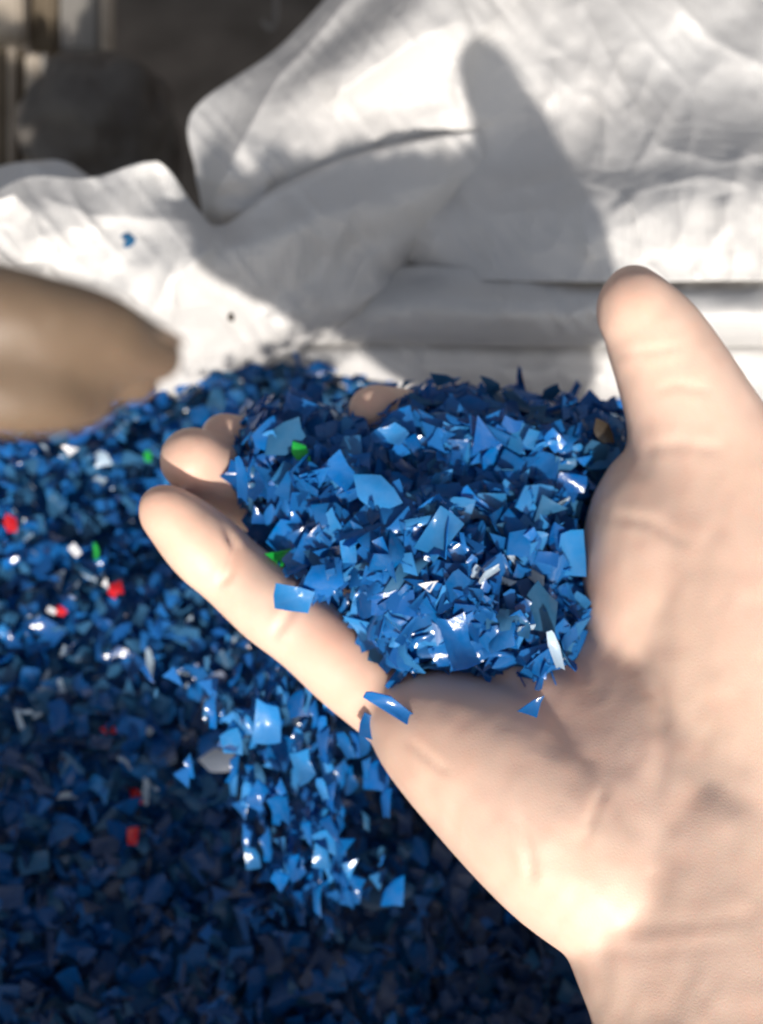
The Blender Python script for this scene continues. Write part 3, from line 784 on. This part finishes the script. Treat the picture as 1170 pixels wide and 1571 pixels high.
TONE = {'deep': 'deep blue', 'mid': 'bright blue', 'sky': 'light blue', 'slate': 'dull slate blue', 'pale': 'pale clear glint-toned', 'white': 'white', 'red': 'red', 'green': 'green', 'grey': 'grey', 'black': 'shade-darkened blue', 'brown': 'brown'}
KIND = ['squarish', 'five sided', 'triangular', 'narrow', 'ragged']
def sizeword(s): return 'small' if s < .0068 else ('large' if s > .0098 else 'medium')
def place_words(f, px, py):
    if f['w'] == 'heap' or f['w'] == 'palm':
        v = 'far edge' if py < 680 else 'back half' if py < 790 else 'middle' if py < 900 else 'front half' if py < 990 else 'near edge'
        h = 'by the fingertips' if px < 470 else 'on the finger side' if px < 590 else 'in line with the palm' if px < 720 else 'on the thumb side' if px < 830 else 'beside the thumb base'
        return f'in the handful, {v}, {h}'
    if f['w'] == 'fall': return 'dropping from the hand, ' + ('at the finger' if py < 1060 else 'high up' if py < 1120 else 'mid fall' if py < 1200 else 'lower half' if py < 1280 else 'low down')
    v = 'far back' if py < 680 else 'back' if py < 780 else 'middle' if py < 880 else 'nearer' if py < 980 else 'shade line' if py < 1120 else 'dark shade' if py < 1300 else 'deepest shade'
    h = 'far left' if px < 90 else 'left' if px < 180 else 'left of fingertips' if px < 280 else 'under fingers' if px < 420 else 'under palm' if px < 640 else 'right side'
    return f'in sack, {v}, {h}'
GROUP = {'heap': 'blue flakes heaped on the palm', 'palm': 'blue flakes heaped on the palm', 'fall': 'blue flakes falling from the hand', 'bed': 'flakes lying in the sack', 'cloth': 'flakes on the cloth'}
twins = {}
for k in sorted(single):
    f = flakes[k]
    o = bpy.data.objects.new('plastic_flake', flake_mesh(f['s'], f['m'])); C.objects.link(o)
    o.matrix_world = Matrix([[*f['R'][0], f['p'][0]], [*f['R'][1], f['p'][1]], [*f['R'][2], f['p'][2]], [0, 0, 0, 1]])
    px, py, _ = project(f['p'])
    tag(o, f['sp'], 'plastic flake', GROUP[f['w']] if not f['sp'] else None)
    if not f['sp']: twins.setdefault(f"{sizeword(f['size'])} {TONE[f['m']]} {KIND[f['s'] % 5]} flake {place_words(f, px, py)}", []).append((py, px, o))
for text, lst in twins.items():                   # look-alikes of one spot are told apart by their order in it
    lst.sort(key=lambda t: t[0])
    words = {1: [''], 2: ['upper ', 'lower '], 3: ['upper ', 'central ', 'lower ']}.get(len(lst)) or [f'{w_} from top, ' for w_ in ('first', 'second', 'third', 'fourth', 'fifth', 'sixth', 'seventh', 'eighth', 'ninth', 'tenth', 'eleventh', 'twelfth', 'thirteenth', 'fourteenth', 'fifteenth', 'sixteenth')]
    for i, (_, _, o) in enumerate(lst): o['label'] = ' '.join((words[min(i, len(words) - 1)] + text).split()[:16])

def merge(name, sel, label):
    Vs, Fs, mi, cl = [], [], [], []; n = 0
    keys = list(FM)
    for k in sel:
        f = flakes[k]; V, Fc, _, cls = SHAPES[f['s']]; cl.append(cls)
        Vs.append(V @ f['R'].T + f['p']); Fs += [[v + n for v in q] for q in Fc]; mi += [keys.index(f['m'])] * len(Fc); n += len(V)
    me = mesh_np(name, np.concatenate(Vs), Fs); sharpen(me, np.concatenate(cl))
    for q in keys: me.materials.append(FM[q])
    me.polygons.foreach_set('material_index', mi)
    o = bpy.data.objects.new(name, me); C.objects.link(o)
    tag(o, label, 'plastic flakes', kind='stuff')
rest = [k for k in range(len(flakes)) if k not in single]
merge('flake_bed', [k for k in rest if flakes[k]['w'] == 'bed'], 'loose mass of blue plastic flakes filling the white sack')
merge('flake_heap', [k for k in rest if flakes[k]['w'] not in ('bed', 'spray')], 'mass of blue plastic flakes heaped inside the cupped hand')

merge('falling_flakes', [k for k in rest if flakes[k]['w'] == 'spray'], 'spray of small blue crumbs pouring down under the little finger')

# ------------------------------------------------------------------ behind the sack
GROUND = plain('dark_ground', (0.09, 0.078, 0.066), (0.16, 0.14, 0.12), 14, .85)
me = mesh_np('ground', [(-40, -40, -.5), (40, -40, -.5), (40, 40, -.5), (-40, 40, -.5)], [(0, 1, 2, 3)])
tag(link('ground', me, GROUND, smooth=False), 'dark bare ground of the yard behind the sack', kind='structure')

def box_mesh(name, sx_, sy_, sz_, bev=.003):
    bm = bmesh.new(); bmesh.ops.create_cube(bm, size=1)
    bmesh.ops.scale(bm, vec=(sx_, sy_, sz_), verts=bm.verts)
    bmesh.ops.bevel(bm, geom=bm.edges[:], offset=bev, segments=2, affect='EDGES')
    me = bpy.data.meshes.new(name); bm.to_mesh(me); bm.free(); return me
WOOD = plain('weathered_board', (0.27, 0.23, 0.18), (0.38, 0.33, 0.27), 30, .8, (1, 1, .08))
WOODD = plain('dark_board', (0.09, 0.07, 0.045), (0.14, 0.11, 0.075), 30, .8, (1, 1, .08))
METAL = plain('galvanised_steel', (0.15, 0.14, 0.13), (0.21, 0.20, 0.18), 25, .5, bump=.1)
RUB = plain('dark_woven_cover', (0.05, 0.042, 0.038), (0.10, 0.092, 0.082), 40, .7)

def upright(name, x0, x1, ytop, ybot, d, mt, parent, thick=.02):
    """a board leaning back at the angle of the pallet, foot at photo row ybot"""
    a = W(x0, ybot, d); b = W(x1, ybot, d); c = W((x0 + x1) / 2, (ytop + ybot) / 2, d + thick / 2)
    top = W((x0 + x1) / 2, ytop, d); foot = W((x0 + x1) / 2, ybot, d)
    me = box_mesh(name, abs(b[0] - a[0]), float(np.linalg.norm(top - foot)), thick)
    o = bpy.data.objects.new(name, me); C.objects.link(o); me.materials.append(mt)
    o.location = c; o.rotation_euler = (math.pi / 2 - PITCH, 0, 0)
    o.parent = parent; o.matrix_parent_inverse = Matrix.Translation(-Vector(parent.location))
    return o
crate = empty('pallet', (-.4, .55, -.5)); tag(crate, 'weathered pallet of grey and brown boards leaning behind the sack at top left', 'pallet')
for (x0, x1, yt, yb, d, mt) in [(-90, 40, -120, 66, .80, WOOD), (48, 92, -120, 84, .83, WOODD), (96, 156, -120, 88, .80, METAL), (157, 172, -120, 92, .79, WOOD)]:
    upright('board', x0, x1, yt, yb, d, mt, crate)
for (x0, x1, yt, yb, d, mt) in [(-60, 12, 70, 300, .74, WOODD), (14, 24, 70, 300, .735, WOOD), (26, 38, 72, 300, .745, WOODD), (40, 66, 84, 300, .73, WOOD), (67, 72, 84, 300, .72, METAL), (90, 96, 84, 300, .74, METAL)]:
    upright('slat', x0, x1, yt, yb, d, mt, crate, .012)

bm = bmesh.new(); bmesh.ops.create_icosphere(bm, subdivisions=5, radius=1)
for v in bm.verts:
    p = v.co.copy(); v.co = Vector((p.x * .052, p.y * .05, p.z * .06)) * (1 + .16 * noise.fractal(p * 1.6, 1, 2, 4))
me = bpy.data.meshes.new('dark_bag'); bm.to_mesh(me); bm.free()
o = link('dark_bag', me, RUB); o.location = W(165, 215, .62)
tag(o, 'slumped black bag just behind the bright corner of the sack', 'bag')

wallm = plain('brown_board_wall', (0.09, 0.077, 0.067), (0.14, 0.12, 0.105), 12, .85, (1, 1, .15))
me = box_mesh('back_wall', 3.4, .04, 1.0)
o = link('back_wall', me, wallm, smooth=False); o.location = (0.6, 1.15, -.0)
tag(o, 'dark brown board wall at the back beyond the crate', 'wall')
hk = empty('wall_bracket', W(414, 10, .7)); tag(hk, 'thin pale metal bracket hanging behind the sack near the top', 'bracket')
def tube(name, pts, r, mt, parent):
    V = []; Fc = []; n = 8
    pts = [np.array(p) for p in pts]
    for i, p in enumerate(pts):
        t = pts[min(i + 1, len(pts) - 1)] - pts[max(i - 1, 0)]; t /= np.linalg.norm(t)
        u = np.cross(t, (0.3, .9, .1)); u /= np.linalg.norm(u); v = np.cross(t, u)
        for k in range(n):
            a = 2 * math.pi * k / n; V.append(p + r * (u * math.cos(a) + v * math.sin(a)))
            if i < len(pts) - 1: Fc.append((i * n + k, i * n + (k + 1) % n, (i + 1) * n + (k + 1) % n, (i + 1) * n + k))
    Fc += [list(range(n))[::-1], [(len(pts) - 1) * n + k for k in range(n)]]
    return link(name, mesh_np(name, V, Fc), mt, parent)
tube('rod', [W(424, -60, .7), W(424, 30, .7), W(420, 42, .7), W(412, 44, .7), W(403, 32, .7)], .0022, METAL, hk)
